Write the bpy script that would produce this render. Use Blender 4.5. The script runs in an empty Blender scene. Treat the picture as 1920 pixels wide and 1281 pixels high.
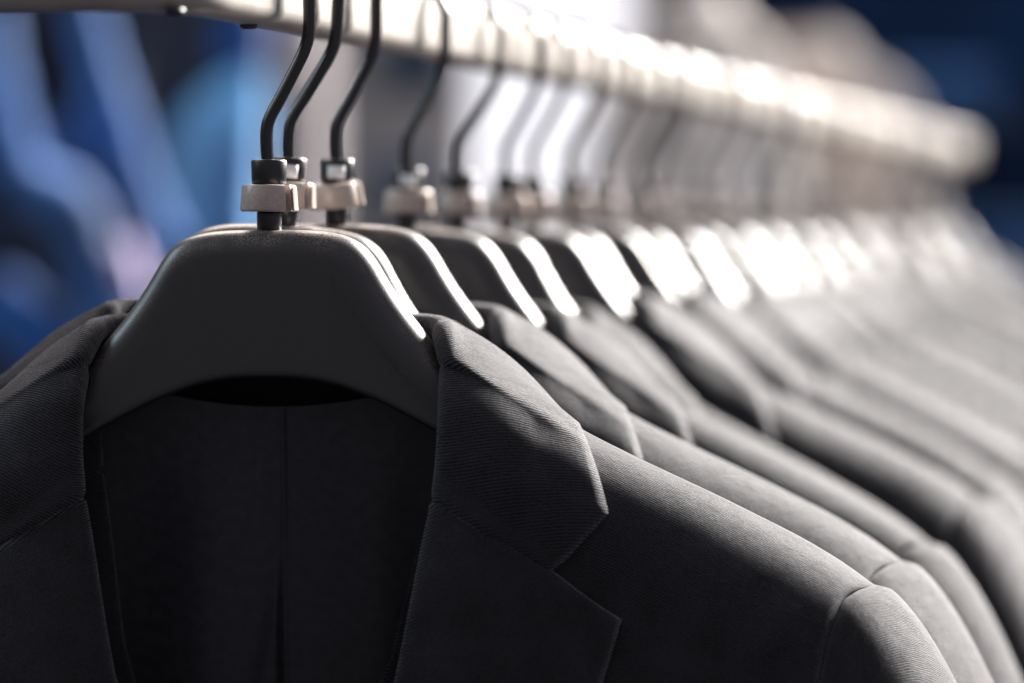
import bpy, math, random
import numpy as np
random.seed(7)
C = bpy.context.scene.collection
R = math.radians

# ------------------------------------------------------------------ camera model (1920 x 1281 pixel frame of the photograph)
FPX = 4800.0; CX, CY = 960.0, 640.5; HORIZON = 420.0
PITCH = math.atan((CY - HORIZON) / FPX)
CAM = np.array([0.0, 0.0, 1.5])
D1 = 0.96                                    # distance of the first hanger
def project(P):
    P = np.asarray(P, float) - CAM
    c, s = math.cos(PITCH), math.sin(PITCH)
    fwd = P[1]*c - P[2]*s; up = P[1]*s + P[2]*c
    return np.array([CX + FPX*P[0]/fwd, CY - FPX*up/fwd])
def at(x, y, Y):
    c, s = math.cos(PITCH), math.sin(PITCH)
    a = (x-CX)/FPX; b = (CY-y)/FPX
    d = np.array([a, c + b*s, -s + b*c])
    return CAM + d*(Y/d[1])
ORG = at(505, 432, D1)                       # top centre of the first hanger
YAW1 = R(3.0)
RDIR = np.array([1440.0/FPX, 1.0, 0.0]); RDIR /= np.linalg.norm(RDIR)      # the rail's direction
RANG = math.atan2(RDIR[0], RDIR[1])
def loc2world(p):
    c, s = math.cos(YAW1), math.sin(YAW1)
    return ORG + np.array([p[0]*c + p[1]*s, -p[0]*s + p[1]*c, p[2]])
def ppx(p): return project(loc2world(p))
def unproj(x, y, yl=0.0):                    # pixel -> local (u,z) in the plane local-y = yl of the first hanger
    u, z = (x-505)/5000., (432-y)/5000.
    for _ in range(12):
        q = ppx((u, yl, z)); u += (x-q[0])/5000.; z -= (y-q[1])/5000.
    return u, z

# ------------------------------------------------------------------ helpers
def tag(o, label=None, cat=None, group=None, kind=None):
    if label: o['label'] = label
    if cat: o['category'] = cat
    if group: o['group'] = group
    if kind: o['kind'] = kind
    return o
def empty(name, loc=(0,0,0), rot=(0,0,0)):
    o = bpy.data.objects.new(name, None); C.objects.link(o)
    o.location = loc; o.rotation_euler = rot; o.empty_display_size = .05
    return o
def mesh(name, verts, faces, mat, parent=None, smooth=True, uvs=None):
    me = bpy.data.meshes.new(name)
    me.from_pydata([tuple(map(float, v)) for v in verts], [], [tuple(int(i) for i in f) for f in faces])
    if smooth: me.polygons.foreach_set('use_smooth', [True]*len(me.polygons))
    if uvs is not None:
        ul = me.uv_layers.new(name='UVMap')
        li = np.zeros(len(me.loops), dtype=np.int32); me.loops.foreach_get('vertex_index', li)
        ul.data.foreach_set('uv', np.asarray(uvs, dtype=np.float32)[li].ravel())
    me.materials.append(mat)
    o = bpy.data.objects.new(name, me); C.objects.link(o)
    if parent: o.parent = parent
    return o
def bake(o, mods):
    for k, kw in mods:
        m = o.modifiers.new(k, k)
        for a, b in kw.items(): setattr(m, a, b)
    dg = bpy.context.evaluated_depsgraph_get()
    me = bpy.data.meshes.new_from_object(o.evaluated_get(dg))
    o.modifiers.clear(); old = o.data; o.data = me; bpy.data.meshes.remove(old)
    return o
class GB:                                     # grid builder: several grids in one mesh, with uvs
    def __init__(s): s.v=[]; s.f=[]; s.uv=[]
    def grid(s, P, UV=None, wrap=False, flip=False):
        n, m = P.shape[:2]; b = len(s.v)
        s.v += list(P.reshape(-1,3))
        s.uv += list((P[...,[0,2]] if UV is None else UV).reshape(-1,2))
        for i in range(n-1):
            for j in range(m if wrap else m-1):
                a = b+i*m+j; c = b+i*m+(j+1)%m; d = b+(i+1)*m+(j+1)%m; e = b+(i+1)*m+j
                s.f.append((a,e,d,c) if flip else (a,c,d,e))
    def cap(s, ring):
        b = len(s.v); s.v += list(ring); s.uv += [(p[0],p[2]) for p in ring]
        s.f.append(tuple(range(b, b+len(ring))))
    def make(s, name, mat, parent=None, smooth=True): return mesh(name, s.v, s.f, mat, parent, smooth, s.uv)
def catmull(P, n):                            # P (k, ...) -> n*(k-1)+1 samples
    P = np.asarray(P, float); k = len(P); out = []
    for i in range(k-1):
        p0 = P[i-1] if i else 2*P[0]-P[1]; p1 = P[i]; p2 = P[i+1]; p3 = P[i+2] if i+2 < k else 2*P[-1]-P[-2]
        for j in range(n):
            t = j/n
            out.append(.5*((2*p1)+(-p0+p2)*t+(2*p0-5*p1+4*p2-p3)*t*t+(-p0+3*p1-3*p2+p3)*t**3))
    out.append(P[-1]); return np.array(out)
def tube(gb, pts, r, seg=16, capped=True):
    pts = np.asarray(pts, float); n = len(pts); rr = np.broadcast_to(np.asarray(r, float), (n,))
    T = np.gradient(pts, axis=0); T /= np.linalg.norm(T, axis=1)[:,None]
    up = np.array([0,1,0.]) if abs(T[0][1]) < .9 else np.array([0,0,1.])
    N = np.cross(T[0], up); N /= np.linalg.norm(N); rings = []
    for i in range(n):
        N = N - T[i]*np.dot(N, T[i]); N /= np.linalg.norm(N); B = np.cross(T[i], N)
        a = np.arange(seg)*2*math.pi/seg
        rings.append(pts[i] + rr[i]*(np.cos(a)[:,None]*N + np.sin(a)[:,None]*B))
    gb.grid(np.array(rings), wrap=True)
    if capped: gb.cap(rings[0][::-1]); gb.cap(rings[-1])
def lathe(gb, prof, seg=40, a0=0, a1=2*math.pi, cz=(0,0)):
    full = abs(a1-a0-2*math.pi) < 1e-6
    a = np.linspace(a0, a1, seg+(0 if full else 1), endpoint=not full)
    P = np.array([[(cz[0]+r*math.sin(t), cz[1]-r*math.cos(t), z) for t in a] for r, z in prof])
    gb.grid(P, wrap=full, flip=True); return P
def box(gb, lo, hi):
    x0,y0,z0 = lo; x1,y1,z1 = hi; b = len(gb.v)
    gb.v += [np.array(p, float) for p in ((x0,y0,z0),(x1,y0,z0),(x1,y1,z0),(x0,y1,z0),(x0,y0,z1),(x1,y0,z1),(x1,y1,z1),(x0,y1,z1))]
    gb.uv += [(0,0)]*8
    for f in ((0,3,2,1),(4,5,6,7),(0,1,5,4),(1,2,6,5),(2,3,7,6),(3,0,4,7)): gb.f.append(tuple(b+i for i in f))

# ------------------------------------------------------------------ materials
def mat(name, col, rough=.5, spec=.5, **kw):
    m = bpy.data.materials.new(name); m.use_nodes = True
    b = m.node_tree.nodes['Principled BSDF']
    b.inputs['Base Color'].default_value = (*col, 1); b.inputs['Roughness'].default_value = rough
    b.inputs['Specular IOR Level'].default_value = spec
    for k, v in kw.items(): b.inputs[k].default_value = v
    return m
def noise_color(m, c0, c1, scale, detail=4, coord='Object', bump=0, dist=.001, rough=None):
    nt = m.node_tree; N = nt.nodes; L = nt.links; b = N['Principled BSDF']
    tc = N.new('ShaderNodeTexCoord'); nz = N.new('ShaderNodeTexNoise'); nz.inputs['Scale'].default_value = scale
    nz.inputs['Detail'].default_value = detail; L.new(tc.outputs[coord], nz.inputs['Vector'])
    cr = N.new('ShaderNodeValToRGB'); cr.color_ramp.elements[0].color = (*c0,1); cr.color_ramp.elements[1].color = (*c1,1)
    cr.color_ramp.elements[0].position = .35; cr.color_ramp.elements[1].position = .65
    L.new(nz.outputs['Fac'], cr.inputs['Fac']); L.new(cr.outputs['Color'], b.inputs['Base Color'])
    if rough:
        mr = N.new('ShaderNodeMapRange'); mr.inputs['To Min'].default_value, mr.inputs['To Max'].default_value = rough
        L.new(nz.outputs['Fac'], mr.inputs['Value']); L.new(mr.outputs['Result'], b.inputs['Roughness'])
    if bump:
        bp = N.new('ShaderNodeBump'); bp.inputs['Strength'].default_value = bump; bp.inputs['Distance'].default_value = dist
        L.new(nz.outputs['Fac'], bp.inputs['Height']); L.new(bp.outputs['Normal'], b.inputs['Normal'])
    return m
def twill(name, angle, base=.0125, tint=(1.0,.955,1.12), period=.00088, sheen=.19, bumpd=.00045):
    """worsted wool: fine diagonal ribs broken up by yarn noise"""
    m = mat(name, (base*tint[0], base*tint[1], base*tint[2]), 0.72, .16)
    nt = m.node_tree; N = nt.nodes; L = nt.links; b = N['Principled BSDF']
    b.inputs['Sheen Weight'].default_value = sheen; b.inputs['Sheen Roughness'].default_value = .38
    b.inputs['Sheen Tint'].default_value = (.98,.96,1,1)
    uv = N.new('ShaderNodeTexCoord')
    mp = N.new('ShaderNodeMapping'); mp.inputs['Rotation'].default_value = (0,0,angle); L.new(uv.outputs['UV'], mp.inputs['Vector'])
    wob = N.new('ShaderNodeTexNoise'); wob.inputs['Scale'].default_value = 900; wob.inputs['Detail'].default_value = 1
    L.new(mp.outputs['Vector'], wob.inputs['Vector'])
    sc = N.new('ShaderNodeVectorMath'); sc.operation = 'SCALE'; sc.inputs['Scale'].default_value = .00055; L.new(wob.outputs['Color'], sc.inputs[0])
    ad = N.new('ShaderNodeVectorMath'); L.new(mp.outputs['Vector'], ad.inputs[0]); L.new(sc.outputs['Vector'], ad.inputs[1])
    def wave(ax, per):
        w = N.new('ShaderNodeTexWave'); w.wave_type = 'BANDS'; w.bands_direction = ax; w.wave_profile = 'SIN'
        w.inputs['Scale'].default_value = (2*math.pi/per)/20.0; L.new(ad.outputs['Vector'], w.inputs['Vector']); return w
    w1 = wave('Y', period)
    st = N.new('ShaderNodeMapping'); st.inputs['Scale'].default_value = (1/.0011, 1/.00055, 1); L.new(mp.outputs['Vector'], st.inputs['Vector'])
    yn = N.new('ShaderNodeTexNoise'); yn.inputs['Scale'].default_value = 1.0; yn.inputs['Detail'].default_value = 4; yn.inputs['Roughness'].default_value = .85
    L.new(st.outputs['Vector'], yn.inputs['Vector'])
    mx = N.new('ShaderNodeMath'); mx.operation = 'MULTIPLY_ADD'; L.new(w1.outputs['Fac'], mx.inputs[0]); mx.inputs[1].default_value = .46
    L.new(yn.outputs['Fac'], mx.inputs[2])
    big = N.new('ShaderNodeTexNoise'); big.inputs['Scale'].default_value = 62; big.inputs['Detail'].default_value = 3; L.new(uv.outputs['UV'], big.inputs['Vector'])
    b2 = N.new('ShaderNodeMath'); b2.operation = 'MULTIPLY_ADD'; L.new(big.outputs['Fac'], b2.inputs[0]); b2.inputs[1].default_value = .35; L.new(mx.outputs[0], b2.inputs[2])
    mr = N.new('ShaderNodeMapRange'); mr.inputs['From Min'].default_value = .60; mr.inputs['From Max'].default_value = 1.15
    mr.inputs['To Min'].default_value = .1; mr.inputs['To Max'].default_value = 3.1; L.new(b2.outputs[0], mr.inputs['Value'])
    cm = N.new('ShaderNodeVectorMath'); cm.operation = 'SCALE'; cm.inputs[0].default_value = (base*tint[0], base*tint[1], base*tint[2])
    L.new(mr.outputs['Result'], cm.inputs['Scale']); L.new(cm.outputs['Vector'], b.inputs['Base Color'])
    sm = N.new('ShaderNodeMath'); sm.operation = 'MULTIPLY'; L.new(mr.outputs['Result'], sm.inputs[0]); sm.inputs[1].default_value = sheen
    L.new(sm.outputs[0], b.inputs['Sheen Weight'])
    bp = N.new('ShaderNodeBump'); bp.inputs['Strength'].default_value = 1.0; bp.inputs['Distance'].default_value = bumpd
    L.new(mx.outputs[0], bp.inputs['Height'])
    b0 = N.new('ShaderNodeBump'); b0.inputs['Strength'].default_value = 1.0; b0.inputs['Distance'].default_value = .0022
    L.new(big.outputs['Fac'], b0.inputs['Height']); L.new(b0.outputs['Normal'], bp.inputs['Normal']); L.new(bp.outputs['Normal'], b.inputs['Normal'])
    return m
M = {}
M['wool_body']  = twill('wool_body', R(28))
M['wool_collar']= twill('wool_collar', R(8))
M['wool_lapel'] = twill('wool_lapel', R(-38))
M['wool_sleeve']= twill('wool_sleeve', R(45))
M['lining'] = noise_color(mat('lining', (.012,.0125,.016), .5, .35), (.017,.0172,.022), (.027,.0275,.034), 220, 5, 'UV', .15, .0002)
M['lining_dark'] = noise_color(mat('neck_facing_shade', (.005,.005,.006), .8, .1), (.007,.007,.009), (.010,.010,.012), 200, 3, 'UV')  # shade under the hanger arch put into this near-black colour
M['thread'] = mat('thread', (.006,.006,.008), .7)
M['plastic'] = noise_color(mat('black_plastic', (.02,.02,.022), .38, .75, **{'Coat Weight': .22, 'Coat Roughness': .36}), (.010,.0095,.0105), (.014,.0135,.0145), 1500, 3, 'Object', .3, .0002, (.34,.47))
M['gloss'] = mat('gloss_plastic', (.016,.016,.019), .3, .5)
M['wire'] = noise_color(mat('black_wire', (.008,.008,.01), .2, .6), (.007,.007,.009), (.012,.012,.014), 600, 3, 'Object', .2, .0002, (.12,.26))
M['ring'] = noise_color(mat('beige_plastic', (.45,.38,.33), .27, .6), (.42,.355,.31), (.48,.41,.36), 700, 3, 'Object', .1, .0001)
M['patch'] = mat('pale_patch', (.75,.78,.8), .35)
M['rail'] = noise_color(mat('cream_rail', (.62,.56,.51), .35, .5), (.29,.265,.24), (.34,.31,.285), 60, 5, 'Object', .05, .0003)
M['rubber'] = mat('rubber', (.02,.022,.03), .5)

# dust caught on the upper faces of the plastic
def add_dust(m):
    nt = m.node_tree; N = nt.nodes; L = nt.links; b = N['Principled BSDF']
    tc = N.new('ShaderNodeTexCoord'); nz = N.new('ShaderNodeTexNoise'); nz.inputs['Scale'].default_value = 1700; nz.inputs['Detail'].default_value = 4
    L.new(tc.outputs['Object'], nz.inputs['Vector'])
    n2 = N.new('ShaderNodeTexNoise'); n2.inputs['Scale'].default_value = 60; L.new(tc.outputs['Object'], n2.inputs['Vector'])
    ge = N.new('ShaderNodeNewGeometry'); sp = N.new('ShaderNodeSeparateXYZ'); L.new(ge.outputs['Normal'], sp.inputs[0])
    up = N.new('ShaderNodeMapRange'); up.inputs['From Min'].default_value = .15; up.inputs['From Max'].default_value = 1; L.new(sp.outputs['Z'], up.inputs['Value'])
    th = N.new('ShaderNodeMapRange'); th.inputs['From Min'].default_value = .42; th.inputs['From Max'].default_value = .62; L.new(nz.outputs['Fac'], th.inputs['Value'])
    t2 = N.new('ShaderNodeMapRange'); t2.inputs['From Min'].default_value = .35; t2.inputs['From Max'].default_value = .6; L.new(n2.outputs['Fac'], t2.inputs['Value'])
    a = N.new('ShaderNodeMath'); a.operation = 'MULTIPLY'; L.new(up.outputs[0], a.inputs[0]); L.new(th.outputs[0], a.inputs[1])
    c = N.new('ShaderNodeMath'); c.operation = 'MULTIPLY'; L.new(a.outputs[0], c.inputs[0]); L.new(t2.outputs[0], c.inputs[1])
    mx = N.new('ShaderNodeMix'); mx.data_type = 'RGBA'; L.new(c.outputs[0], mx.inputs['Factor'])
    old = b.inputs['Base Color'].links[0].from_socket; L.new(old, mx.inputs['A']); mx.inputs['B'].default_value = (.36,.31,.28,1)
    L.new(mx.outputs['Result'], b.inputs['Base Color'])
add_dust(M['plastic'])

# ------------------------------------------------------------------ hanger (local: x = across, y = away from the viewer, z = up)
def upz(lst, yl=0.): return np.array([unproj(x, y, yl) for x, y in lst])
TOP = upz([(505,431),(560,431.5),(600,434),(635,440),(662,450),(684,466),(703,490),(722,522),(746,560),(777,602),(812,644),(855,690),(930,750),(1050,822),(1200,900),(1400,995),(1530,1060),(1590,1100)], -.004)
BOT = upz([(505,709),(535,709.5),(568,712),(600,717),(630,724),(660,734),(688,745),(716,757),(744,771),(780,790),(820,812),(865,838),(940,880),(1060,945),(1210,1015),(1400,1100),(1510,1145),(1570,1165)], -.010)
TOP[0][0] = BOT[0][0] = 0.0
def hanger_mesh():
    n = 5
    top = catmull(TOP, n); bot = catmull(BOT, n)
    top[:,1] -= .009*np.clip((top[:,0]-.078)/.05, 0, 1); bot[:,1] -= .004*np.clip((bot[:,0]-.078)/.05, 0, 1)
    def normals(c, s):
        t = np.gradient(c, axis=0); t /= np.linalg.norm(t, axis=1)[:,None]
        return np.stack([t[:,1], -t[:,0]], 1)*s
    nt_, nb = normals(top, 1), normals(bot, -1)      # inward
    nt_[0] = (0,-1); nb[0] = (0,1)
    u = top[:,0]
    Th = .0115 + .004*np.clip((u-.03)/.12, 0, 1)     # half thickness
    yc = -.005*np.clip((u-.05)/.2, 0, 1)**1.5        # arms sweep forward
    RT, RB = .0115, .003
    wl = np.linalg.norm(top-bot, axis=1)[:,None]; RTl = np.minimum(RT, .34*wl)
    rows = []
    fr = (0,.04,.1,.2,.35,.55,.78,1.0,1.35)
    for f in fr: rows.append((top + nt_*RTl*f, RT, min(f,1)))
    m0 = top + nt_*RTl*1.35; m1 = bot + nb*RB*1.6
    for f in np.linspace(0,1,12)[1:-1]: rows.append((m0*(1-f)+m1*f, RT, 1))
    for f in reversed((0,.05,.15,.35,.65,1.0,1.6)): rows.append((bot + nb*RB*f, RB, min(f,1)))
    F = []
    for j, (c, r, f) in enumerate(rows):
        h = Th - min(r,.0092)*(1-max(0, 1-(1-f)**2.3)**(1/2.1))
        F.append(np.stack([c[:,0], yc - h, c[:,1]], 1))
    F = np.array(F)
    Bk = F.copy(); Bk[...,1] = 2*yc[None,:] - F[...,1]
    # slight crown on the front face
    gb = GB()
    loop = np.concatenate([F, Bk[::-1]], 0)           # closed around
    loop = np.transpose(loop, (1,0,2))                # along u x around
    L = loop[::-1].copy(); L[...,0] *= -1
    full = np.concatenate([L[:-1], loop], 0)
    gb.grid(full, wrap=True); gb.cap(full[0]); gb.cap(full[-1][::-1])
    return gb
def make_hanger():
    root = empty('coat_hanger')
    hanger_mesh().make('hanger_body', M['plastic'], root)
    g = GB()
    lathe(g, [(0,-.004),(.0046,-.004),(.0046,.0062),(.0043,.0072),(0,.0072)]); g.make('neck_stem', M['gloss'], root)
    g = GB()
    lathe(g, [(0,.0166),(.0060,.0166),(.0064,.017),(.0067,.0256),(.0064,.0262),(.0058,.0264),(.0054,.0262),(.0030,.0262),(0,.0262)])
    g.make('neck_cap', M['gloss'], root)
    g = GB()                                            # open size ring with a slit
    g0, g1 = R(58), R(58+346)
    prof = [(.0060,.0070),(.0102,.0070),(.0107,.0074),(.0108,.0080),(.0101,.0163),(.0098,.0168),(.0094,.0170),(.0060,.0170),(.0060,.0070)]
    P = lathe(g, prof, 72, g0, g1)
    g.cap(P[:-1,0]); g.cap(P[:-1,-1][::-1]); rg = g.make('size_ring', M['ring'], root, smooth=False)
    for p in rg.data.polygons: p.use_smooth = len(p.vertices) == 4
    g = GB()                                            # flange beside the slit
    P = lathe(g, [(.0112,.0072),(.0118,.0074),(.0111,.0160),(.0105,.0162),(.0112,.0072)], 6, R(60), R(76)); g.cap(P[:-1,0]); g.cap(P[:-1,-1][::-1])
    g.make('ring_tab', M['ring'], rg, smooth=False)
    path = [(0,0,.022),(-.0008,0,.030),(-.0008,0,.0375),(.0006,0,.0425),(.0050,0,.0505),(.0100,0,.0600),(.0138,0,.0680),(.0153,0,.0752)]
    for a in range(-10, 196, 14): path.append((-.0006+.0162*math.cos(R(a)), 0, .0905+.0162*math.sin(R(a))))
    path += [(-.0172,0,.0855)]
    g = GB(); tube(g, catmull(path, 4), .0024, 18); g.make('hook', M['wire'], root)
    return root

# ------------------------------------------------------------------ jacket surface map
RIDGE = upz([(836,652),(900,695),(960,735),(1050,787),(1095,815),(1200,867),(1350,937),(1500,1012),(1590,1066),(1640,1106)], 0)
RU, RZ = RIDGE[:,0], RIDGE[:,1]
ru = np.concatenate([[-.1, .03], RU, [.26]]); rz = np.concatenate([[RZ[0]+.004]*2, RZ, [RZ[-1]-.022]])
_dense = np.linspace(-.1, .26, 400); _rz = np.interp(_dense, ru, rz)
k = np.ones(17)/17; _rzs = np.convolve(np.pad(_rz, 8, mode='edge'), k, 'valid')
def z_r(u): return np.interp(u, _dense, _rzs)
def T_(u): return np.interp(u, [0,.06,.12,.18,.23], [.028,.028,.031,.036,.040])
def H_(u): return np.interp(u, [0,.06,.12,.18,.23], [.042,.042,.048,.056,.062])
WRP = [0.0, 1.0]
def Bm(u, d, off=0.0, wr=1.0):
    """point of the jacket: u across (>=0), d = distance down from the ridge (front > 0, back < 0)"""
    u = float(u); s = 1 if d >= 0 else -1; a = abs(d)
    T, H, zr = float(T_(u)), float(H_(u)), float(z_r(u))
    if d < 0: T *= .5; H *= .7
    Lq = .5*math.pi*math.sqrt((T*T+H*H)/2)
    if a < Lq:
        ph = a/Lq*math.pi/2; y = (T+off)*math.sin(ph); z = zr - H + (H+off)*math.cos(ph)
    else:
        e = a-Lq; y = T+off + .010*(1-math.exp(-e/.05)) + .02*min(e/.5,1); z = zr - H - e
        k = min(max((a-.17)/.12, 0), 1); k = k*k*(3-2*k)
        y *= (1-k) + k*math.sqrt(max(0, 1-min(1, abs(u)/.236)**5))
    if wr:
        u_, u = u, u+WRP[0]; wr = wr*WRP[1]
        y += wr*(.0011*math.sin(u*70+d*31)*min(a/.08,1) + .0008*math.sin(u*23-d*58+1.3)*min(a/.08,1) + .0035*math.sin(u*38+2)*min(max((a-.12)/.3,0),1))
        u = u_
    return np.array([u, -s*y, z])
def solve(x, y, off=0., u0=None, d0=.08):
    u = (x-505)/5000. if u0 is None else u0; d = d0
    for _ in range(40):
        p = Bm(u, d, off); q = ppx(p); e = np.array([x, y]) - q
        h = 1e-4
        J = np.stack([(ppx(Bm(u+h,d,off))-q)/h, (ppx(Bm(u,d+h,off))-q)/h], 1)
        st = np.linalg.solve(J + np.eye(2)*1e-3, e); st = np.clip(st, -.02, .02)
        u += st[0]; d = max(.004, d+st[1])
        if np.abs(e).max() < .05: break
    return u, d
def inv_v(P, flat=1.0):
    out = np.zeros(P.shape[:2])
    for i in range(P.shape[0]):
        for j in range(P.shape[1]):
            x, y, z = P[i,j]; u = abs(x); T, H, zr = float(T_(u)), float(H_(u)), float(z_r(u)); Lq = .5*math.pi*math.sqrt((T*T+H*H)/2)
            if z > zr-H: d = math.atan2(abs(y)/T, max(1e-5,(z-zr+H)/H))/(math.pi/2)*Lq
            else: d = Lq+zr-H-z
            out[i,j] = zr - (d if y < 0 else -d)
    return out
def u_arm(d):
    a = abs(d)
    return float(np.interp(a, [0,.012,.03,.05,.075,.10,.14,.18,.22,.27], [.2275,.2225,.213,.2060,.2005,.198,.1975,.202,.214,.234]))
ARM_D = .255
def u_roll(d):
    return float(np.interp(d, _rd, _ru_))
# roll line of the lapel, solved from the photo, then carried on to the button
roll_px = [(826,945),(811,1010),(797,1080),(777,1180),(757,1281)]
ROLL = [solve(x, y, .004) for x, y in roll_px]
_e = ROLL[-1]; ROLL += [(.034, _e[1]+.06),(.017, _e[1]+.13),(.001, _e[1]+.20)]
_rd = [0,.03] + [r[1] for r in ROLL] + [1.0]; _ru_ = [.070,.0685] + [r[0] for r in ROLL] + [-.012]
OFFC, OFFL = .0042, .0034

def body_gb():
    g = GB()
    for sx in (1,-1):
        ds = np.concatenate([np.linspace(0,.09,26), np.linspace(.09,.30,36)[1:], np.linspace(.30,.70,24)[1:]])
        P = []; UV = []
        for d in ds:
            ui, uo = u_roll(d)+.001, u_arm(d) if d < ARM_D else .234
            row = []; ur = []
            for q in np.linspace(0,1,44):
                u = ui+(uo-ui)*q; p = Bm(u, d)
                if d > .42 and sx < 0: p[1] += .004*(1-q)
                row.append((p[0]*sx, p[1], p[2])); ur.append((u*sx, -d+z_r(u)))
            P.append(row); UV.append(ur)
        g.grid(np.array(P), np.array(UV), flip=(sx<0))
        P = []; UV = []
        for d in ds:
            uo = u_arm(d) if d < ARM_D else .234
            row = []; ur = []
            for q in np.linspace(0,1,44):
                u = uo*q; dd = -(d*(1-.0) + max(0, 1-d/.25)*.036*(1-min(1,(u/.072)**3)))
                p = Bm(u, dd); row.append((p[0]*sx, p[1], p[2])); ur.append((u*sx, -d))
            P.append(row); UV.append(ur)
        g.grid(np.array(P), np.array(UV), flip=(sx>0))
    return g
def sleeve_gb(sx):
    g = GB(); nK = 26
    dd = np.concatenate([np.linspace(0, ARM_D, nK), -np.linspace(ARM_D, 0, nK)[1:-1]])
    ring0 = np.array([Bm(u_arm(d), d, 0) for d in dd]); n = len(dd)
    th = np.array([ (abs(d)/ARM_D*math.pi)*(1 if d >= 0 else -1) for d in dd ])
    c1 = np.array([.252, -.010, -.365]); ring1 = np.array([c1 + (.052*math.cos(t), -.050*math.sin(t), .015*math.cos(t)) for t in th])
    P = []; UV = []
    ts = np.concatenate([[0,.012,.03,.05], np.linspace(.08,1,26)])
    for t in ts:
        h00,h10,h01,h11 = 2*t**3-3*t*t+1, t**3-2*t*t+t, -2*t**3+3*t*t, t**3-t*t
        row = []
        for kx in range(n):
            topw = .5+.5*math.cos(th[kx])
            T0 = np.array([.075*topw+.03, -.028*math.sin(th[kx]), -.045*topw-.02]); T1 = np.array([0, 0, -.17])
            p = h00*ring0[kx] + h10*T0 + h01*ring1[kx] + h11*T1
            lift = .0024*topw*(1-math.exp(-t/.012)) - .0022*math.exp(-(t/.010)**2)      # gathered sleeve head standing proud of a sunk seam
            nrm = np.array([.35, -math.sin(th[kx])*.9, .9*max(0,math.cos(th[kx]))]); nrm /= np.linalg.norm(nrm)
            p = p + nrm*lift + nrm*.0012*math.sin(kx*1.9+.7)*math.exp(-t/.15)*(1-math.exp(-t/.02))*topw
            row.append(p)
        P.append(row); UV.append([(t*.25, th[kx]*.055) for kx in range(n)])
    for i, z in enumerate(np.linspace(0,1,16)[1:]):
        row = []
        for kx in range(n):
            p = ring1[kx] + np.array([.004*z, -.03*z*z, -.33*z]); cc = c1 + np.array([.004*z, -.03*z*z, -.33*z])
            s = 1-.30*z; p = cc + (p-cc)*np.array([s,s,1]) + np.array([.003*math.sin(z*14+kx*.3), .003*math.sin(z*17+kx*.25), 0])
            row.append(p)
        P.append(row); UV.append([(.25+z*.35, th[kx]*.055) for kx in range(n)])
    P = np.array(P); P[...,0] *= sx
    g.grid(P, np.array(UV), wrap=True, flip=(sx>0)); return g

def with_roll(P, rho, tuck, sgn):
    """P rows (s) x points from the fold outwards; returns rows with a rounded fold and a tucked inner side before it"""
    a = P[:,1]-P[:,0]; a /= np.linalg.norm(a, axis=1)[:,None]
    ds = np.gradient(P[:,0], axis=0); n = np.cross(ds, a)*sgn; n /= np.linalg.norm(n, axis=1)[:,None]
    for _ in range(3): n[1:-1] = (n[:-2]+n[1:-1]*2+n[2:])/4
    n /= np.linalg.norm(n, axis=1)[:,None]
    Cc = P[:,0] - n*rho; pre = []
    for t in tuck[::-1]: pre.append(Cc - n*rho + a*t)
    for ph in (180,157,135,112,90,67,45,22): pre.append(Cc + rho*(math.cos(R(ph))*n - math.sin(R(ph))*a))
    return np.concatenate([np.transpose(np.array(pre),(1,0,2)), P], 1)
M_SP = 14
def spoke(F, E, off, bulge=0.002):
    """points on the jacket between two (u,d) places, kept off it"""
    out = []
    for q in np.linspace(0,1,M_SP):
        u, d = F[0]+(E[0]-F[0])*q, F[1]+(E[1]-F[1])*q
        o = off + bulge*math.sin(min(q*1.6,1)*math.pi) - .0012*max(0,(q-.86)/.14)**2
        out.append(Bm(u, d, o, .5))
    return out
def free(F, E, mid=(0,0,0)):
    F, E, mid = map(np.array, (F,E,mid)); return [F+(E-F)*q+mid*math.sin(q*math.pi) for q in np.linspace(0,1,M_SP)]
Fp = [(846,700),(843,760),(837,850),(831,900),(826,945)]
Ep = [(1106,856),(1122,903),(1138,962),(1083,1017),(1028,1072)]
CF = [solve(x, y, OFFC) for x, y in Fp]; CE = [solve(x, y, OFFC) for x, y in Ep]
EL = list(CE)
GH = (CF[-1], CE[-1])
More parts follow.
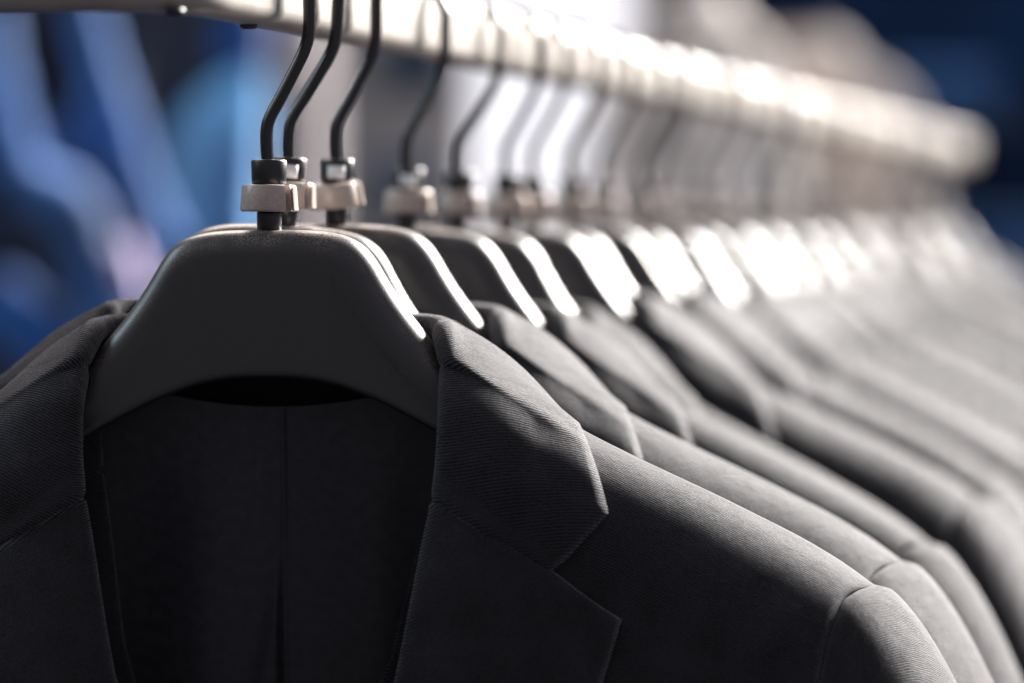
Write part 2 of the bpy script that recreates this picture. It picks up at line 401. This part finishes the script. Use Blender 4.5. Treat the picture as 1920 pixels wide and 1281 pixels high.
def collar_gb():
    uR = unproj(1078,812)[0]; E5 = solve(1093,826,.003,None,.02)
    side = [free((0,.030,-.036),(0,.034,-.092),(0,.006,0)),
            free((.036,.027,-.035),(.055,.033,-.100),(0,.006,0)),
            free((.059,.017,-.0345),Bm(.098,-.055,.004),(.002,.010,.006)),
            free((.0665,.006,-.0350),Bm(.114,-.024,.004),(.002,.004,.006)),
            [np.array([.0683,-.006,-.0372])*(1-q)+Bm(uR,.002,.0010)*q if q in (0,1) else (lambda b: b)(Bm(.0683+(uR-.0683)*q, 0.001+.003*(1-q), .0010+.0064*(1-q)**1.1+.0022*math.sin(q*3.14))) for q in np.linspace(0,1,M_SP)],
            [Bm(CF[0][0]+.0008+(E5[0]-CF[0][0]-.0008)*q, .020+(E5[1]-.020)*q, OFFC+.0026*(1-q)+.001*math.sin(q*3.14)-.0014*q) for q in np.linspace(0,1,M_SP)]]
    for F, E in zip(CF, CE): side.append(spoke(F, E, OFFC))
    S = np.array(side)
    D = catmull(S[:-2], 7)
    # last stretch (notch edge and gorge) kept straight so the collar tip stays crisp
    last = np.array([spoke((CF[2][0]+(CF[4][0]-CF[2][0])*t, CF[2][1]+(CF[4][1]-CF[2][1])*t), (CE[2][0]+(CE[4][0]-CE[2][0])*t, CE[2][1]+(CE[4][1]-CE[2][1])*t), OFFC-.0012*max(0,(t-.9)/.1)**2) for t in np.linspace(0,1,22)[1:]])
    D = np.concatenate([D, last], 0)
    # sharpen the collar tip: spokes before and after the tip are straight lines already
    Lf = D[::-1].copy(); Lf[...,0] *= -1
    full = np.concatenate([Lf[:-1], D], 0)
    W = with_roll(full, .0028, (.004,.012,.022), 1)
    mid = full[len(full)-1]
    UV = np.stack([W[...,0], inv_v(W)], -1)
    g = GB(); g.grid(W, UV); return g
LE_px = [(1160,1170),(1153,1195),(1143,1228),(1126,1281)]
LE = [solve(x, y, OFFL) for x, y in LE_px]
_l = LE[-1]; LE += [(.100,_l[1]+.06),(.062,_l[1]+.13),(.016,_l[1]+.195)]
def lapel_gb(sx):
    G_, H_2, P_ = ROLL[0], CE[-1], LE[0]
    G_ = (G_[0], G_[1]+.0004); H_2 = (H_2[0]-.0002, H_2[1]+.0006)
    rows = []
    def polyrow(A, B, K, w):
        out = []
        l1 = math.dist(A,K); l2 = math.dist(K,B); f = l1/(l1+l2)
        for q in np.linspace(0,1,M_SP*2):
            if q < f: p = (A[0]+(K[0]-A[0])*q/f, A[1]+(K[1]-A[1])*q/f)
            else: p = (K[0]+(B[0]-K[0])*(q-f)/(1-f), K[1]+(B[1]-K[1])*(q-f)/(1-f))
            s = (A[0]+(B[0]-A[0])*q, A[1]+(B[1]-A[1])*q)
            u, d = p[0]*w+s[0]*(1-w), p[1]*w+s[1]*(1-w)
            o = OFFL + .0018*math.sin(min(q*1.5,1)*math.pi) - .0014*max(0,(q-.93)/.07)**2
            out.append((u, d, o))
        return out
    ks = [(0,1.0),(.02,.95),(.06,.85),(.15,.65),(.3,.4),(.5,.2),(.75,.05),(1.0,0)]
    idx = np.linspace(0, 1, len(LE)); RL = np.array(ROLL); ridx = np.linspace(0,1,len(ROLL)); LEa = np.array(LE)
    vs = np.concatenate([[0,.01,.03], np.linspace(.06,1,40)])
    for v in vs:
        A = (np.interp(v, ridx, RL[:,0]), np.interp(v, ridx, RL[:,1])); B = (np.interp(v, idx, LEa[:,0]), np.interp(v, idx, LEa[:,1]))
        if v == 0: A = G_
        w = float(np.interp(v, [0,.03,.1,.25,.5], [1,.8,.5,.15,0]))
        K = (H_2[0] + (B[0]-P_[0]), H_2[1] + (B[1]-P_[1]))
        r = polyrow(A, B, K, w)
        dip = -.0012*math.exp(-(v/.006)**2)
        rows.append([Bm(u, max(d,.001), o+dip, .5) for u, d, o in r])
    D = np.array(rows)
    W = with_roll(D, .0024, (.004,.012,.02), 1)
    W[...,0] *= sx
    g = GB(); g.grid(W, np.stack([W[...,0], inv_v(W)], -1), flip=(sx<0)); return g
def lining_gb():
    g = GB(); zt = -.067; P = []; UV = []
    for d in np.concatenate([np.linspace(0,.3,50), np.linspace(.3,.66,20)[1:]]):
        row = []; ur = []
        for u in np.concatenate([np.linspace(-.15,-.03,24), np.linspace(-.028,.02,60), np.linspace(.022,.15,26)]):
            z = zt + min(2.8*u*u, .012) - d
            y = .011 + .008*min(d/.15,1) - .0012*math.cos(u*45+1)*min(d/.06,1) - .12*max(0,abs(u)-.06)**2/.1
            y += .0022*math.sin(u*95+d*9)*math.exp(-((u+.03)/.045)**2)*min(d/.04,1) + .0015*math.sin(u*140-d*6)*min(d/.04,1)*min(1,max(0,u-.01)/.02)
            z = min(z, float(z_r(abs(u)))-.022-d*.98); y = min(y, .020) if abs(u)>.07 else y
            # centre seam groove and a box pleat opening downwards
            y += .0014*math.exp(-((u-.0032)/.0007)**2)*(1-min(1,max(0,d-.03)/.03)*.6)
            pw = .0015+min(.03, .19*max(0, d-.045))
            if -pw < (u-.002) < 0: y -= .0026*min(1, max(0,d-.045)/.03)*min(1,(u-.002+pw)/.006)*min(1,(.002-u)/.0022)
            row.append((u, y, z)); ur.append((u, z))
        P.append(row); UV.append(ur)
    g.grid(np.array(P), np.array(UV)); return g
def shaded_facing_gb():  # recessed strip at the back neck, coloured dark for the shade there
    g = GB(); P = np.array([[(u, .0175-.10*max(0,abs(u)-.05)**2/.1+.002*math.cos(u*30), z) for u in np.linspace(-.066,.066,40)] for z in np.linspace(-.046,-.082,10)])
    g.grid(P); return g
def stitch_gb(sx_):
    """tiny pick stitches that run just in front of the shoulder seam"""
    g = GB()
    for sx in (sx_,):
        u = .1245
        while u < .222:
            pts = [Bm(u+t*.0016, .0075, .0002+.00015*math.sin(t*3.14)) for t in (0,.5,1)]
            tube(g, [(p[0]*sx,p[1],p[2]) for p in pts], .00022, 6); u += .0027
    return g
def make_jacket():
    root = empty('suit_jacket')
    sol = lambda t: [('SOLIDIFY', dict(thickness=t, offset=-1, use_even_offset=False))]
    b = bake(body_gb().make('jacket_body', M['wool_body'], root), sol(.0012))
    for sx in (1,-1): bake(sleeve_gb(sx).make('sleeve', M['wool_sleeve'], root), sol(.001))
    c = bake(collar_gb().make('collar', M['wool_collar'], root), [('SOLIDIFY', dict(thickness=.0019, offset=-1))])
    for sx in (1,-1):
        bake(lapel_gb(sx).make('lapel', M['wool_lapel'], root), [('SOLIDIFY', dict(thickness=.0018, offset=-1))])
    lining_gb().make('lining', M['lining'], root)
    shaded_facing_gb().make('shaded_neck_facing', M['lining_dark'], root)
    for sx in (1,-1): stitch_gb(sx).make('shoulder_stitching', M['thread'], b)
    return root
def copy_tree(o, parent=None):
    c = o.copy(); C.objects.link(c)
    if parent: c.parent = parent
    for ch in list(o.children): copy_tree(ch, c)
    return c
hanger0 = make_hanger(); jacket0 = make_jacket()
variants = []
for ph, am in ((.05, 2.6), (.11, 1.8), (-.04, 3.2)):
    WRP[0], WRP[1] = ph, am; variants.append(make_jacket())
WRP[0], WRP[1] = 0.0, 1.0
used = set()

# ------------------------------------------------------------------ rack: positions along the rail
def s_of_x(x): return (2400-x)/(2400-505.)
necks = [505, 566, 635, 770, 882, 952, 1006, 1068, 1134, 1202, 1252, 1316, 1358, 1424, 1458, 1522, 1560, 1612, 1668, 1700, 1738]
ts = [(D1/s_of_x(x)-D1) for x in necks]
rnd = random.Random(11)
while ts[-1] < 1.2: ts.append(ts[-1] + .076 + rnd.uniform(-.026,.026))
yaws  = [3, 0, 5, 4, 9, 4, 12, 1, 9, 14, 3]
rolls = [0, 3.3, .3, .7, 3.2, .2, 1.4, -.4, 1.2, .2, 1.9]
dzs   = [0, .0015, .002, 0, 0, 0, 0, .001, 0, -.001, .001]
ORD = ['second','third','fourth','fifth','sixth','seventh','eighth','ninth','tenth','eleventh','twelfth','thirteenth','fourteenth','fifteenth','sixteenth','seventeenth','eighteenth','nineteenth','twentieth']
n_all = len(ts)
for i, t in enumerate(ts):
    yaw = yaws[i] if i < len(yaws) else 6 + rnd.uniform(-10,12)
    roll = rolls[i] if i < len(rolls) else rnd.uniform(-1.2,1.6)
    dz = dzs[i] if i < len(dzs) else rnd.uniform(-.0005,.0005)
    p = ORG + np.array([t*RDIR[0]/RDIR[1], t, dz])
    h = hanger0 if i == 0 else copy_tree(hanger0); j = jacket0
    if i:
        k_ = (i*2+1) % 3; j = variants[k_] if k_ not in used else copy_tree(variants[k_]); used.add(k_)
    piv = np.array([0,0,.1065])                         # swings about the top of the rail
    rr, yy = R(roll), R(yaw)
    off = np.array([-piv[2]*math.sin(rr)*math.cos(yy), piv[2]*math.sin(rr)*math.sin(yy), piv[2]*(1-math.cos(rr))])
    loc = p + off
    for o in (h, j):
        o.location = loc; o.rotation_euler = (0, rr, -yy)
    if i == 1: j.scale = (1, .55, 1)
    if i > 1: j.scale = (1+rnd.uniform(-.02,.02), 1+rnd.uniform(-.1,.15), 1+rnd.uniform(-.01,.015))
    j.location.x += 0.0 if i == 0 else rnd.uniform(-.002,.002)
    if i == 0:
        tag(h, 'black plastic hanger nearest the camera, in sharp focus, with beige size ring', 'hanger', 'black hangers on the rail')
        tag(j, 'charcoal wool suit jacket at the front of the row, sharp notched collar', 'jacket', 'charcoal suit jackets on the rail')
    elif i < 19:
        tag(h, f'black plastic hanger with beige size ring, {ORD[i-1]} along the rail from the front', 'hanger', 'black hangers on the rail')
        tag(j, f'charcoal suit jacket, {ORD[i-1]} along the row counting from the sharp front one', 'jacket', 'charcoal suit jackets on the rail')
    else:
        m_ = n_all-1-i; w_ = 'farthest' if m_ == 0 else (ORD[m_-1]+' from the far end')
        tag(h, f'blurred black hanger near the end of the rail, {w_}', 'hanger', 'black hangers on the rail')
        tag(j, f'blurred grey suit jacket at the back of the row, {w_}', 'jacket', 'charcoal suit jackets on the rail')
    if i in (1,2,3):
        g = GB(); P = np.array([[( .00695*math.sin(R(a)), -.00695*math.cos(R(a)), z) for a in range(-26,40,6)] for z in (.0184,.0236)])
        g.grid(P, flip=True); s = bake(g.make('cap_patch', M['patch'], h), [('SOLIDIFY', dict(thickness=.0002, offset=1))])  # small pale patch on the front of the neck cap
    if i == 2:
        for ch in h.children:
            if ch.name.startswith('size_ring'): ch.rotation_euler = (R(3), R(-7), R(25))

# ------------------------------------------------------------------ the rail
def rail():
    root = empty('clothes_rail', tuple(ORG)); zb, hgt, wd, rr_ = .0752, .0305, .0165, .0062
    cs = []
    for cx_, cz_, a0 in ((wd/2-rr_, hgt-rr_, 0), (-wd/2+rr_, hgt-rr_, 90), (-wd/2+rr_, rr_, 180), (wd/2-rr_, rr_, 270)):
        for a in range(0, 91, 15): cs.append((cx_+rr_*math.cos(R(a0+a)), cz_+rr_*math.sin(R(a0+a))))
    cs = np.array(cs)
    d = RDIR[:2]
    corner = d*(-.078/d[1]) ; rad = .03
    path = [np.array([-1.0, corner[1]])] + [np.array([x, corner[1]]) for x in np.linspace(-.6, corner[0]-rad, 12)]
    A = corner - np.array([rad,0]); B = corner + d*rad
    for t in np.linspace(0,1,14)[1:]: path.append((1-t)**2*A + 2*t*(1-t)*corner + t*t*B)
    Lr = (D1/s_of_x(1808)-D1)/d[1]
    for t in np.linspace(.06, Lr, 60): path.append(d*t if t > 0 and t*d[1] > B[1] else B+d*.001*len(path))
    path = np.array([p for i, p in enumerate(path) if i == 0 or True])
    tan = np.gradient(path, axis=0); tan /= np.linalg.norm(tan, axis=1)[:,None]
    nor = np.stack([tan[:,1], -tan[:,0]], 1)
    P = np.array([[(path[i][0]+nor[i][0]*c[0], path[i][1]+nor[i][1]*c[0], zb+c[1]) for c in cs] for i in range(len(path))])
    g = GB(); g.grid(P, wrap=True); g.cap(P[0][::-1]); g.cap(P[-1]); g.make('rail_bar', M['rail'], root)
    for px_, py_ in ((331,26),(468,50),(838,132)):
        if px_ < 350: q = np.array([ (px_-CX)/FPX*(ORG[1]+corner[1]) - ORG[0], corner[1]])
        else: t = (D1/s_of_x(px_)-D1); q = d*(t/d[1])
        gs = GB(); lathe(gs, [(0,zb-.0016),(.0024,zb-.0015),(.0032,zb-.0008),(.0034,zb+.001),(0,zb+.001)], 20, cz=(q[0],q[1]))
        gs.make('rubber_stud', M['rubber'], root)
    tag(root, 'cream painted clothes rail that bends and runs back above the jackets', 'clothes rail')
rail()

# ------------------------------------------------------------------ background of the shop (far out of focus)
def cloth_mat(name, c, rough=.85, sheen=.3, scale=18):
    m = mat(name, c, rough, .2); m.node_tree.nodes['Principled BSDF'].inputs['Sheen Weight'].default_value = sheen
    return noise_color(m, tuple(x*.5 for x in c), tuple(min(1,x*1.4) for x in c), scale*.5, 3, 'Object')
BG = {'navy': cloth_mat('navy_denim', (.0015,.006,.022)), 'peri': cloth_mat('periwinkle_cotton', (.032,.105,.30)), 'blue': cloth_mat('blue_cotton', (.01,.06,.22)),
      'sky': cloth_mat('sky_cotton', (.14,.40,.90)), 'lav': cloth_mat('lavender_cotton', (.45,.38,.62)), 'teal': cloth_mat('teal_denim', (.01,.07,.16)),
      'deep': cloth_mat('deep_blue_denim', (.008,.11,.34)), 'linen': cloth_mat('grey_linen', (.34,.31,.30)), 'cream': cloth_mat('cream_linen', (.5,.46,.43))}
def drape(g, pts_top, pts_bot, Y, amp=.02, folds=5, thick=.05):
    """a hanging front and back of cloth between a top and a bottom pixel polyline at distance Y"""
    a = catmull(np.array([at(x,y,Y) for x,y in pts_top]), 8); b = catmull(np.array([at(x,y,Y) for x,y in pts_bot]), 8)
    n = len(a); F = []
    for v in np.linspace(0,1,14):
        row = []
        for i in range(n):
            q = i/(n-1); p = a[i]*(1-v)+b[i]*v
            th = thick*math.sqrt(max(0,1-(2*q-1)**4))*min(1,.25+v*3) + amp*math.sin(q*folds*2*math.pi+v)*min(1,v*2)*math.sin(q*math.pi)
            row.append(p - np.array([0,th,0]))
        F.append(row)
    F = np.array(F); Bk = F.copy(); Bk[...,1] = 2*Y - F[...,1] + .0
    g.grid(F); g.grid(Bk, flip=True)
def px_tube(g, pts, Y, r):
    P = catmull(np.array([at(x,y,Y) for x,y in pts]), 6); n = len(P)
    r = np.interp(np.linspace(0,1,n), np.linspace(0,1,len(r)), r)*(1+.06*np.sin(np.arange(n)*1.7)); tube(g, P, r, 18)
def garment(name, label, cat, group, body, bm, sleeves, Y):
    o = at(*body[0][len(body[0])//2], Y); root = empty(name, tuple(o)); tag(root, label, cat, group)
    def fin(g, nm, m):
        g.v = [np.asarray(v)-o for v in g.v]; return g.make(nm, m, root)
    g = GB(); drape(g, body[0], body[1], Y); fin(g, 'shirt_body', bm)
    for sp, rad, m, dy, cuff in sleeves:
        g = GB(); px_tube(g, sp, Y+dy, rad); s = fin(g, 'sleeve', m)
        if cuff:
            g = GB(); px_tube(g, cuff[0], Y+dy-.02, cuff[1]); g.v = [np.asarray(v)-o for v in g.v]; g.make('cuff', cuff[2], s)
    return root
GB_L = 'blue shirts hanging behind on the left'
garment('hanging_shirt', 'navy shirt with periwinkle sleeves hanging at the left edge', 'shirt', GB_L,
        ([(-260,40),(-120,-60),(0,-90),(130,-60),(260,60)], [(-260,1100),(-120,1110),(0,1100),(130,1110),(240,1100)]), BG['navy'],
        [([(150,-40),(185,110),(222,230),(262,360),(318,470)], [.018,.022,.024,.024,.022], BG['peri'], -.09, None),
         ([(-30,20),(0,200),(30,300),(70,340)], [.028,.03,.03,.024], BG['peri'], -.09, None),
         ([(190,180),(140,270),(100,330)], [.02,.024,.03], BG['blue'], -.10, None)], 3.0)
garment('hanging_shirt', 'dark blue denim shirt below the navy one, sleeve swinging to the right', 'shirt', GB_L,
        ([(-250,420),(-60,340),(60,330),(150,380),(300,520)], [(-250,1300),(-60,1310),(80,1300),(200,1310),(330,1300)]), BG['navy'],
        [([(40,340),(130,390),(170,480),(205,580),(240,700),(250,900)], [.03,.034,.03,.03,.034,.034], BG['peri'], -.12, ([(225,512),(262,502)], [.030,.034], BG['lav'])),
         ([(-20,560),(80,640),(150,720)], [.04,.04,.04], BG['blue'], -.12, None)], 2.9)
garment('hanging_shirt', 'sky blue cotton shirt hanging next to the grey pillar', 'shirt', GB_L,
        ([(300,330),(345,215),(420,150),(470,130),(500,140)], [(300,1200),(345,1210),(400,1200),(450,1210),(500,1200)]), BG['sky'],
        [([(330,250),(318,420),(330,560),(340,760)], [.03,.035,.035,.035], BG['blue'], .06, None)], 3.25)
garment('hanging_shirt', 'near black navy shirt behind the sky blue one under the rail', 'shirt', GB_L,
        ([(200,-60),(290,-120),(360,-120),(420,-100),(520,-40)], [(180,900),(260,910),(330,900),(400,910),(470,900)]), BG['navy'],
        [([(430,-60),(460,60),(440,130)], [.04,.04,.03], BG['blue'], -.03, None)], 3.45)

def bx(name, x0, y0, x1, y1, Y, dep, m, label=None, cat=None, kind=None, group=None, bev=.01, parent=None):
    a = at(x0, y0, Y); b = at(x1, y1, Y); c = (a+b)/2
    g = GB(); hx, hz = abs(b[0]-a[0])/2, abs(a[2]-b[2])/2
    box(g, (-hx,0,-hz), (hx,dep,hz)); o = g.make(name, m, parent, smooth=False); o.location = c if parent is None else c-np.array(parent.location)
    if bev: bake(o, [('BEVEL', dict(width=bev, segments=3))])
    if label or kind: tag(o, label, cat, group, kind)
    return o
wallm = noise_color(mat('wall_paint', (.3,.27,.27), .9), (.27,.245,.245), (.33,.3,.29), 3, 4)
navyw = noise_color(mat('navy_wall_paint', (.003,.006,.016), .9, .15), (.002,.010,.032), (.004,.024,.08), 2.5, 4)
pillm = noise_color(mat('pillar_paint', (.3,.27,.28), .8), (.28,.25,.26), (.33,.3,.3), 5, 4)
def wall(name, x0, x1, Y, m):
    return bx(name, x0, -1500, x1, 2600, Y, .1, m, kind='structure', bev=0)
wall('wall_rear', 560, 1215, 5.2, wallm)
wall('wall_left', -1200, 559, 5.3, navyw)
wall('wall_right', 1216, 3200, 5.3, navyw)
tag(bx('pillar', 484, -1200, 612, 2400, 3.7, .3, pillm, 'grey painted pillar between the blue shirts and the bright window', 'pillar', 'structure', bev=.03), None)

# lit window behind the hooks
wr = empty('shop_window', tuple(at(1030, 100, 5.0))); tag(wr, 'bright white shop window behind the row of hooks', 'window')
em = bpy.data.materials.new('daylight_pane'); em.use_nodes = True
nt = em.node_tree; nt.nodes.clear(); e = nt.nodes.new('ShaderNodeEmission'); e.inputs['Color'].default_value = (.95,.93,1,1); e.inputs['Strength'].default_value = 1.25
ou = nt.nodes.new('ShaderNodeOutputMaterial'); nt.links.new(e.outputs[0], ou.inputs[0])
bx('pane', 880, -420, 1188, 402, 5.0, .01, em, bev=0, parent=wr)
fm = mat('window_frame_paint', (.75,.7,.66), .5)
bx('frame', 862, -440, 879, 422, 4.97, .06, fm, bev=.004, parent=wr); bx('frame', 1189, -440, 1206, 422, 4.97, .06, fm, bev=.004, parent=wr)
bx('sill', 850, 404, 1215, 426, 4.95, .09, fm, bev=.004, parent=wr)

def stack(x0, x1, ytop, n, hh, Y, m, label, group):
    root = empty('folded_jeans', tuple(at((x0+x1)/2, ytop+n*hh, Y))); tag(root, label, 'folded clothes', group); o = np.array(root.location)
    for k in range(n):
        a = at(x0, ytop+k*hh+2, Y); b = at(x1, ytop+(k+1)*hh, Y); g = GB()
        hz = (a[2]-b[2])/2; cz = (a[2]+b[2])/2; jx = random.uniform(-.008,.008)
        ring = [((a[0]+b[0])/2+jx, Y+.12+math.cos(t)*0, cz) for t in (0,)]
        P = []
        for t in np.linspace(0, 2*math.pi, 20, endpoint=False):
            cy, cz2 = math.cos(t), math.sin(t)
            P.append((Y+.13+.13*math.copysign(abs(cy)**.5, cy), cz+hz*math.copysign(abs(cz2)**.6, cz2)))
        xs = np.linspace(a[0]+jx, b[0]+jx, 10)
        Q = np.array([[(x, Y+.13+(y-Y-.13)*(1-.1*abs(2*i/9-1)**6), cz+(z-cz)*(1-.25*abs(2*i/9-1)**6)) for y, z in P] for i, x in enumerate(xs)]) - o
        g.grid(Q, wrap=True); g.cap(Q[0][::-1]); g.cap(Q[-1]); g.make('folded_pair', m, root)
shm = mat('shelf_board', (.02,.03,.05), .5)
def shelf(x0, x1, y, Y, label): bx('shelf', x0, y, x1, y+14, Y, .3, shm, label, 'shelf', group='shelves on the rear walls', bev=.004)
G2 = 'folded jeans on the wall shelves'
stack(705, 850, 60, 3, 30, 4.7, BG['teal'], 'teal blue folded jeans just under the rail left of the window', G2)
shelf(690, 858, 150, 4.68, 'short shelf carrying the folded jeans high beside the window')
stack(700, 800, 290, 4, 30, 4.7, BG['teal'], 'dark teal folded jeans behind the fourth hanger neck', G2)
shelf(690, 858, 410, 4.68, 'short shelf behind the hanger necks left of the window')
stack(1650, 1870, 120, 3, 34, 4.9, BG['deep'], 'deep blue folded jeans on the upper right shelf', G2)
shelf(1560, 1990, 222, 4.88, 'dark shelf at upper right beyond the end of the rail')
stack(1800, 1990, 400, 5, 36, 4.9, BG['deep'], 'tall pile of deep blue folded jeans at the right edge', G2)
shelf(1560, 1990, 580, 4.88, 'dark shelf at the right edge behind the far jackets')

# pale jackets displayed further back
def pale(x, y, Y, yaw, m, label):
    src = jacket0; r = src.copy(); C.objects.link(r); r.location = at(x, y, Y); r.rotation_euler = (0,0,-R(yaw))
    r.name = 'linen_jacket'
    tag(r, label, 'jacket', 'pale linen jackets displayed behind the row')
    for ch in src.children:
        if ch.name.startswith('lining'): continue
        c = ch.copy(); c.data = ch.data.copy(); c.data.materials[0] = m; C.objects.link(c); c.parent = r
pale(1300, -60, 3.9, 66, BG['cream'], 'cream linen jacket hanging behind, right beside the bright window')
pale(1500, 25, 4.15, 52, BG['linen'], 'grey linen jacket hanging just right of the cream one')

# ------------------------------------------------------------------ light
w = bpy.data.worlds.new('World'); bpy.context.scene.world = w; w.use_nodes = True
bgn = w.node_tree.nodes['Background']; bgn.inputs['Color'].default_value = (.9,.86,1,1); bgn.inputs['Strength'].default_value = .29
wt = w.node_tree; tcw = wt.nodes.new('ShaderNodeTexCoord'); dt = wt.nodes.new('ShaderNodeVectorMath'); dt.operation = 'DOT_PRODUCT'
dt.inputs[1].default_value = (.50, -.10, .86); wt.links.new(tcw.outputs['Generated'], dt.inputs[0])
mrw = wt.nodes.new('ShaderNodeMapRange'); mrw.inputs['From Min'].default_value = -1; mrw.inputs['From Max'].default_value = 1
mrw.inputs['To Min'].default_value = .05; mrw.inputs['To Max'].default_value = .37; wt.links.new(dt.outputs['Value'], mrw.inputs['Value']); wt.links.new(mrw.outputs[0], bgn.inputs['Strength'])
def area(name, loc, target, size, power, col, sy=None):
    l = bpy.data.lights.new(name, 'AREA'); l.energy = power; l.color = col; l.shape = 'RECTANGLE'; l.size = size; l.size_y = sy or size
    o = bpy.data.objects.new(name, l); C.objects.link(o); o.location = loc
    import mathutils
    o.rotation_euler = (mathutils.Vector(target)-mathutils.Vector(loc)).to_track_quat('-Z','Y').to_euler(); return o
area('key_lamp', (6.3,8.2,7.6), (.3,1.6,1.4), 2.6, 7800, (1,.96,.92))
area('rim_lamp', (8.4,11.5,5.9), (.3,1.6,1.4), 2.6, 6200, (1,.94,.88))
area('back_lamp', (-.5,3.2,3.6), (-.05,1.2,1.45), 1.2, 60, (1,.86,.76))
area('far_highlight_fill', (1.75,5.0,2.75), (.5,2.4,1.4), .45, 26, (1,.95,.9))  # added unseen light that lifts the highlights on the far hangers
area('left_fill_lamp', (-1.6,1.2,2.6), (-.9,3.0,1.5), 1.0, 25, (.68,.88,1))

# ------------------------------------------------------------------ camera
cam = bpy.data.cameras.new('camera'); co = bpy.data.objects.new('camera', cam); C.objects.link(co)
co.location = CAM; co.rotation_euler = (math.pi/2-PITCH, 0, 0)
cam.sensor_width = 36; cam.lens = FPX/1920*36; cam.clip_start = .05; cam.clip_end = 60
cam.dof.use_dof = True; cam.dof.focus_distance = D1-.012; cam.dof.aperture_fstop = cam.lens/32.0
sc = bpy.context.scene; sc.camera = co
sc.view_settings.view_transform = 'Standard'; sc.view_settings.look = 'None'; sc.view_settings.exposure = 0; sc.view_settings.gamma = 1
sc.render.engine = 'CYCLES'; sc.cycles.use_denoising = True; sc.cycles.max_bounces = 6; sc.cycles.sample_clamp_indirect = 4
